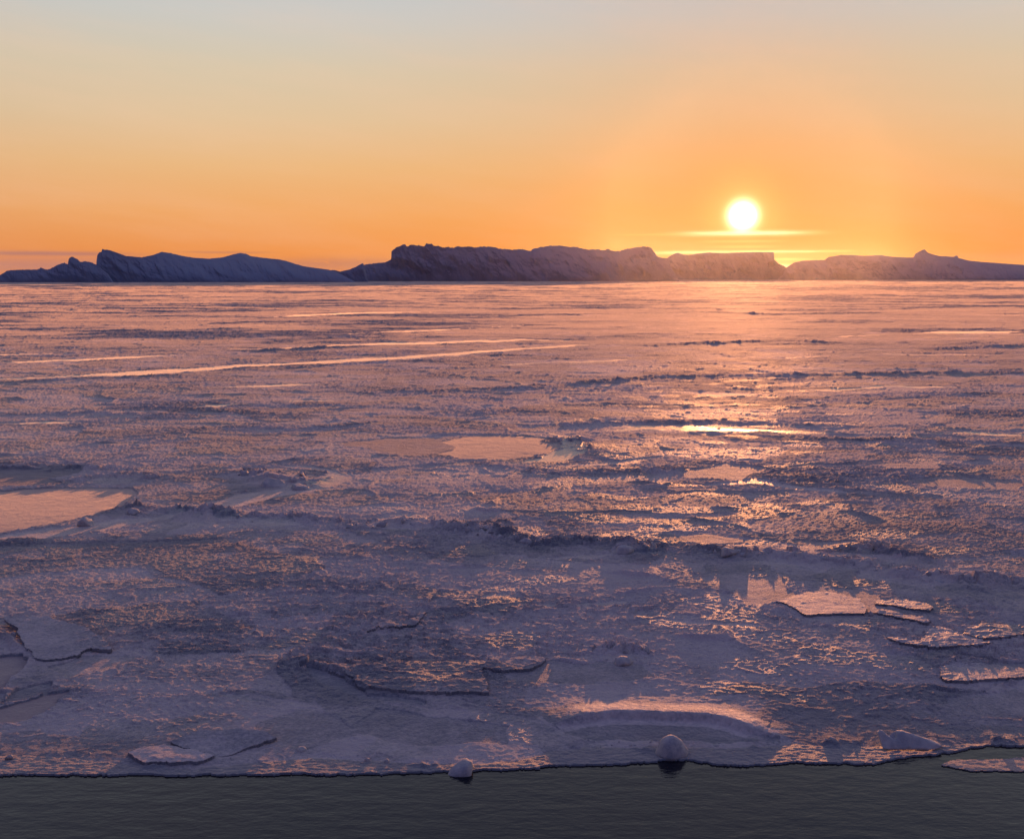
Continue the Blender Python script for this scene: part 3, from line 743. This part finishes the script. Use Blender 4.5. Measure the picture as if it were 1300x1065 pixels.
# upright shard with a notch: an outline given its own thickness, leaning back
def shard_mesh():
    P = [(0, 12), (-1, 3), (3, 0), (8, 3), (13, 7.5), (18.5, 10.5), (21, 9.5), (25, 2.5), (32, 2), (42, 4), (56, 8.5), (70, 12.5), (80, 16.5), (77, 18.5), (60, 19.5), (35, 19.5), (12, 20), (1, 18)]
    s = 1 / 82.0
    bm = bmesh.new()
    f = []; bk = []; 
    for i, (x, y) in enumerate(P):
        zz = (20 - y) * s
        th = 0.03 + 0.03 * (1 - zz / 0.25)
        lean = zz * 0.8
        f.append(bm.verts.new(((x - 40) * s, -th + lean + 0.015 * math.sin(i * 2.1), zz)))
        bk.append(bm.verts.new(((x - 40) * s, th + lean + 0.02 * math.cos(i * 1.7), zz)))
    bm.faces.new(f); bm.faces.new(bk[::-1])
    n = len(P)
    for i in range(n): bm.faces.new((f[(i + 1) % n], f[i], bk[i], bk[(i + 1) % n]))
    bmesh.ops.triangulate(bm, faces=bm.faces)
    bmesh.ops.recalc_face_normals(bm, faces=bm.faces)
    r = random.Random(5)
    for it in range(2):
        bmesh.ops.subdivide_edges(bm, edges=bm.edges, cuts=1, use_grid_fill=True)
        bmesh.ops.smooth_vert(bm, verts=bm.verts, factor=0.08, use_axis_x=True, use_axis_y=True, use_axis_z=True)
        for v in bm.verts: v.co += Vector((r.uniform(-1, 1), r.uniform(-1, 1), r.uniform(-1, 1))) * 0.004
    me = bpy.data.meshes.new('notched_shard'); bm.to_mesh(me); bm.free()
    for p in me.polygons: p.use_smooth = True
    me.materials.append(M_BLOCK)
    return me
single('ice_shard', 'upright pink slab with a V notch in its top, at the water edge, lower right', 'ice shard', shard_mesh(), 1158, 946, 84, 0, 0.02, z=0.06)

WEDGE = block_mesh('wedge_block', 21, 1.0, 0.7, 0.42, 14, 2, 0.03, 0.3)
single('ice_block', 'blue wedge of ice at the bottom margin left of the rounded cone', 'ice block', WEDGE, 588, 972, 52, 0.4, 0.05)
LUMP = block_mesh('lump', 22, 1.0, 0.9, 0.7, 18, 2, 0.04, 0.4)
single('ice_block', 'small round ball of ice, left one of a pair near the bottom margin', 'ice block', LUMP, 466, 960, 11, 0.2, 0.02)
single('ice_block', 'small round ball of ice, right one of a pair near the bottom margin', 'ice block', LUMP, 491, 961, 11, 1.7, 0.02)
single('ice_block', 'low flat lump beside the pair of ice balls, on their left', 'ice block', LUMP, 383, 946, 20, 2.7, 0.03, sc=(1, 1, 0.6))
single('ice_block', 'lone pale block at the far edge of the orange pan, left side', 'ice block', block_mesh('pan_block', 24, 1.0, 0.8, 0.55, 13, 2, 0.03, 0.25), 110, 668, 27, 0.3, 0.06)
single('ice_block', 'lit lump behind the lone block at the tip of the orange pan', 'ice block', block_mesh('pan_lump', 25, 1.0, 0.8, 0.5, 18, 2, 0.06, 0.25), 170, 654, 24, 1.1, 0.08)
single('ice_block', 'tall grey hummock on top of the rubble mound, left of centre', 'ice block', block_mesh('hummock', 26, 1.0, 0.7, 0.5, 18, 2, 0.05, 0.25), 345, 618, 40, 0.5, 0.15)
single('ice_block', 'flatter grey hummock at the right end of the rubble mound', 'ice block', block_mesh('hummock', 27, 1.0, 0.7, 0.4, 18, 2, 0.05, 0.25), 380, 621, 38, 2.5, 0.15)
single('ice_block', 'smooth blue block at the middle bend of the long rubble ridge', 'ice block', block_mesh('ridge_block', 28, 1.0, 0.7, 0.42, 15, 2, 0.04, 0.3), 668, 691, 26, 0.1, 0.06)
single('ice_block', 'largest lit boulder of ice on the long ridge, right of centre', 'ice block', block_mesh('ridge_boulder', 29, 1.0, 0.7, 0.45, 16, 2, 0.05, 0.3), 792, 702, 38, 0.6, 0.08)
single('ice_block', 'domed blue lump on the ridge below the sun', 'ice block', block_mesh('dome', 30, 1.0, 0.8, 0.5, 20, 2, 0.04, 0.4), 925, 708, 32, 0.2, 0.06)
single('ice_block', 'tall lump with a lit tip on the ridge toward the right margin', 'ice block', block_mesh('tip', 31, 1.0, 0.8, 0.7, 14, 2, 0.05, 0.25), 1112, 700, 22, 0.2, 0.05)
single('ice_block', 'blocky lump heaped in the small pile at centre right of the near ice', 'ice block', block_mesh('pile', 32, 1.0, 0.8, 0.5, 14, 2, 0.05, 0.25), 790, 843, 34, 0.2, 0.06)
single('ice_block', 'dark lump with a lit top in the lower left corner', 'ice block', block_mesh('corner', 33, 1.0, 0.8, 0.8, 14, 2, 0.05, 0.3), 12, 958, 14, 0.2, 0.03)
single('ice_block', 'dark knob at the upper left tip of the upturned plate', 'ice block', block_mesh('knob', 34, 1.0, 0.8, 0.8, 14, 2, 0.05, 0.3), 18, 811, 12, 0.2, 0.02)
single('ice_block', 'small lit knob beside the dark crack among the plates at right', 'ice block', block_mesh('knob', 35, 1.0, 0.8, 0.9, 14, 2, 0.05, 0.3), 1105, 783, 10, 0.2, 0.02)

# rubble along the ridges: single blocks, copied one by one
BASES = [block_mesh('rubble_block', 200 + i, 1.0, random.uniform(0.6, 1.0), random.uniform(0.35, 0.75), random.choice((9, 11, 14)), 2, 0.06, 0.1) for i in range(10)]
def rubble(pts, n, spread, smin, smax, label, group, seed):
    r = random.Random(seed)
    W = [at(*p) for p in pts]
    segs = [(a, b, (b - a).length) for a, b in zip(W[:-1], W[1:])]
    tot = sum(s[2] for s in segs)
    for i in range(n):
        t = r.uniform(0, tot)
        for a, b, l in segs:
            if t <= l: break
            t -= l
        p = a.lerp(b, min(1, t / l))
        x = p.x + r.gauss(0, spread); y = p.y + r.gauss(0, spread)
        if y < D[-1] + 0.2: continue
        s = smin + (smax - smin) * r.random() ** 2.2
        o = bpy.data.objects.new('rubble_block', r.choice(BASES)); C.objects.link(o)
        o.location = (x, y, ground(x, y) - 0.15 * s); o.scale = (s * r.uniform(0.8, 1.3), s, s * r.uniform(0.6, 1.1))
        o.rotation_euler = (r.uniform(-0.4, 0.4), r.uniform(-0.4, 0.4), r.uniform(0, 6.28))
        tag(o, label, 'ice rubble', group)
rubble(RIDGES[0][0][:6], 45, 0.35, 0.12, 0.5, 'frosted block of broken ice heaped in the left half of the long ridge', 'rubble in the left half of the long ridge', 1)
rubble(RIDGES[0][0][6:], 75, 0.40, 0.12, 0.5, 'frosted block of broken ice heaped in the right half of the long ridge', 'rubble in the right half of the long ridge', 2)
rubble(RIDGES[1][0], 20, 0.3, 0.12, 0.35, 'small broken block along the low ridge beside the orange pan', 'rubble beside the orange pan', 3)
rubble(RIDGES[2][0], 28, 0.6, 0.2, 0.75, 'jagged block heaped in the rubble mound left of centre', 'rubble of the mound left of centre', 4)
rubble(RIDGES[7][0], 16, 0.15, 0.06, 0.28, 'broken piece in the small pile at centre right of the near ice', 'rubble of the small near pile', 5)
rubble(RIDGES[22][0], 90, 0.10, 0.04, 0.16, 'small knob of ice along the broken lip by the open water', 'knobs along the lip of the ice', 6)
rubble(RIDGES[3][0], 16, 0.3, 0.12, 0.4, 'broken block in the short spur behind the long ridge at right', 'rubble of the short spur', 7)

# ------------------------------------------------------------------ icebergs
def iceberg(name, label, pts, base_y, depth, front, seed, jag=1.0, cat='iceberg'):
    """pts: crest line as seen; front: (column, run of the front face as a multiple of its height) pairs"""
    DY = at(650, base_y).y
    xs = np.array([p[0] for p in pts], float); ys = np.array([p[1] for p in pts], float)
    n = int((xs[-1] - xs[0]) / 0.45)
    u = np.linspace(xs[0], xs[-1], n)
    cy = np.interp(u, xs, ys)
    run = np.interp(u, [f[0] for f in front], [f[1] for f in front])
    # height above the ice of the crest, which stands 'run' behind the foot
    hpx = base_y - cy
    hz = np.maximum(hpx, 0.0) * DY / FPX
    hz = hz * (1 + 0.03 * jag * fbm(u / 4, u * 0, seed, 3)) + jag * 1.7 * fbm(u / 1.6, u * 0 + 4, seed + 1, 3) * np.minimum(hz / 12, 1)
    hz = np.maximum(hz, 0.3)
    F = hz * run + 2
    sc = (DY + F * 0.7) / DY                             # keep the crest in line although it stands farther back
    hz = CAM_H + (hz - CAM_H) * sc
    hz = np.maximum(hz, 0.3)
    NF, NB = 44, 24
    rows = []
    for i in range(NF + 1):
        s = i / NF
        z = hz * (s ** 0.9)
        ang = (u - 650) / FPX
        yy = F * (s ** 1.3) * 0.7
        rows.append((yy, z, s, 0))
    for i in range(1, NB + 1):
        t = i / NB
        rows.append((F * 0.7 + depth * t, hz * (1 - t ** 1.6) * (1 - 0.12 * np.sin(t * 3.1)) - 3 * t, 1, t))
    VX = []; VY = []; VZ = []
    for yy, z, s, t in rows:
        x0 = (u - 650) / FPX * DY
        amp = hz * 0.20 * np.sin(np.pi * min(1, s * 0.98 + 0.02)) if t == 0 else hz * 0
        strata = fbm(x0 / 9 + z / 30, z / 45, seed + 5, 4); butt = ridged(x0 / 46 + z / 60, z / 80 + x0 / 200, seed + 6, 4) - 0.62
        knob = fbm(x0 / 40, z / 26 + x0 / 90, seed + 8, 4)
        y = yy + amp * (0.35 * strata - 1.3 * butt + 0.8 * knob)
        zz = z - (0.05 * hz * np.abs(knob) if 0 < s < 1 else 0)
        xx = x0 * (DY + yy) / DY
        VX.append(xx + 1.0 * strata * (1 if 0 < s < 1 else 0)); VY.append(DY + y); VZ.append(zz)
    VX = np.array(VX); VY = np.array(VY); VZ = np.array(VZ)
    VZ[0] = -0.3
    nr = len(rows); id_ = np.arange(nr * n).reshape(nr, n)
    Qb = np.stack([id_[:-1, :-1], id_[:-1, 1:], id_[1:, 1:], id_[1:, :-1]], -1).reshape(-1, 4)
    bot = np.stack([id_[0, :-1], id_[-1, :-1], id_[-1, 1:], id_[0, 1:]], -1).reshape(-1, 4)
    cx, cyy = float(VX[0].mean()), float(VY[0].mean())
    Vb = np.stack([VX - cx, VY - cyy, VZ], -1).reshape(-1, 3)
    me = mesh_np(name, Vb, np.concatenate([Qb, bot]))
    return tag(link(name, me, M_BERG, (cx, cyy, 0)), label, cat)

s1 = 440 / 1300.0
ca = lambda L: [(a * s1, 270 + b * s1) for a, b in L]
cb = lambda L: [(420 + a * s1, 270 + b * s1) for a, b in L]
s3 = 500 / 1300.0
cc = lambda L: [(800 + a * s3, 220 + b * s3) for a, b in L]
iceberg('iceberg', 'jagged dark iceberg with small peaks at the far left', ca([(-12, 262), (0, 256), (20, 235), (50, 218), (100, 215), (160, 215), (175, 207), (185, 213), (200, 215), (240, 196), (262, 190), (274, 195), (279, 175), (290, 167), (300, 171), (310, 176), (322, 188), (340, 184), (360, 188), (385, 200), (420, 230), (440, 262)]),
        358.6, 160, [(-10, 0.8), (150, 0.7)], 1, 1.0)
iceberg('iceberg', 'long dark blue iceberg with a steep tower at its left end', ca([(374, 263), (379, 215), (382, 200), (384, 165), (390, 155), (402, 149), (405, 139), (412, 142), (430, 143), (450, 150), (490, 165), (550, 170), (590, 162), (625, 150), (660, 155), (700, 165), (745, 172), (800, 175), (850, 170), (885, 160), (915, 154), (940, 158), (950, 165), (1000, 172), (1060, 178), (1090, 185), (1120, 195), (1150, 203), (1200, 210), (1240, 215), (1270, 225), (1285, 232), (1300, 240), (1345, 263)]),
        358.4, 260, [(120, 0.4), (170, 0.7), (230, 1.8), (330, 2.4), (440, 1.6)], 2, 0.5)
iceberg('iceberg', 'small low dark iceberg with a pointed right end, left of the flat topped one', cb([(-28, 262), (-15, 235), (0, 218), (20, 216), (40, 222), (75, 215), (100, 205), (118, 195), (128, 191), (133, 205), (140, 240), (146, 262)]),
        358.0, 120, [(400, 0.8), (470, 0.5)], 3, 0.8)
iceberg('iceberg', 'huge flat topped iceberg with furrowed cliffs in the middle of the skyline', cb([(110, 262), (118, 215), (135, 196), (170, 192), (210, 188), (232, 178), (234, 146), (245, 138), (270, 126), (285, 122), (292, 130), (310, 124), (330, 126), (355, 130), (362, 120), (380, 120), (392, 128), (410, 128), (420, 135), (440, 132), (460, 135), (480, 130), (500, 132), (520, 130), (545, 134), (580, 130), (610, 132), (630, 138), (680, 142), (720, 140), (740, 146), (750, 147), (755, 139), (790, 132), (820, 128), (860, 127), (890, 132), (920, 132), (940, 138), (960, 142), (990, 140), (1020, 145), (1030, 140), (1036, 137), (1045, 146), (1075, 148), (1100, 140), (1130, 135), (1150, 132), (1180, 130), (1195, 136), (1205, 150), (1215, 165), (1235, 172), (1260, 190), (1285, 230), (1300, 258)]),
        357.2, 420, [(455, 0.8), (500, 0.3), (560, 0.4), (650, 0.9), (720, 1.6), (780, 1.2), (835, 0.8)], 4, 1.0)
iceberg('iceberg', 'low iceberg with a square right end straight below the sun', cc([(-20, 347), (20, 300), (60, 272), (75, 275), (90, 280), (115, 282), (130, 272), (150, 264), (165, 270), (185, 272), (210, 268), (250, 264), (300, 266), (350, 264), (400, 263), (463, 263), (464, 286), (480, 300), (500, 308), (512, 325), (530, 347)]),
        355.4, 300, [(800, 0.8), (975, 0.4)], 5, 0.4)
iceberg('iceberg', 'long gently sloping iceberg with a small peak on top, reaching the right margin', cc([(480, 348), (495, 335), (505, 312), (530, 296), (560, 290), (630, 288), (640, 279), (680, 272), (720, 272), (760, 275), (810, 272), (850, 278), (900, 280), (918, 280), (924, 268), (945, 256), (955, 255), (965, 265), (980, 270), (1000, 275), (1050, 278), (1054, 274), (1062, 275), (1066, 282), (1100, 290), (1150, 295), (1200, 298), (1250, 302), (1300, 305), (1450, 314), (1700, 326), (1900, 347)]),
        355.5, 380, [(990, 0.7), (1080, 0.9), (1200, 2.2), (1300, 2.5)], 6, 0.5)

# ------------------------------------------------------------------ thin cold haze over the ice
def build_haze():
    m = bpy.data.materials.new('haze'); m.use_nodes = True
    k = NT(m.node_tree); k.n.clear()
    out = k.node('ShaderNodeOutputMaterial'); v = k.node('ShaderNodeVolumePrincipled')
    v.inputs['Color'].default_value = (0.9, 0.92, 0.95, 1)
    v.inputs['Density'].default_value = HAZE_DENSITY
    v.inputs['Anisotropy'].default_value = 0.95
    k.l.new(v.outputs[0], out.inputs['Volume'])
    bm = bmesh.new(); bmesh.ops.create_cube(bm, size=1.0)
    me = bpy.data.meshes.new('haze'); bm.to_mesh(me); bm.free()
    o = link('haze', me, m)
    o.scale = (30000, 14000, 131); o.location = (0, 6000, 64.5)
    tag(o, kind='stuff')
HAZE_DENSITY = 1.35e-5
build_haze()
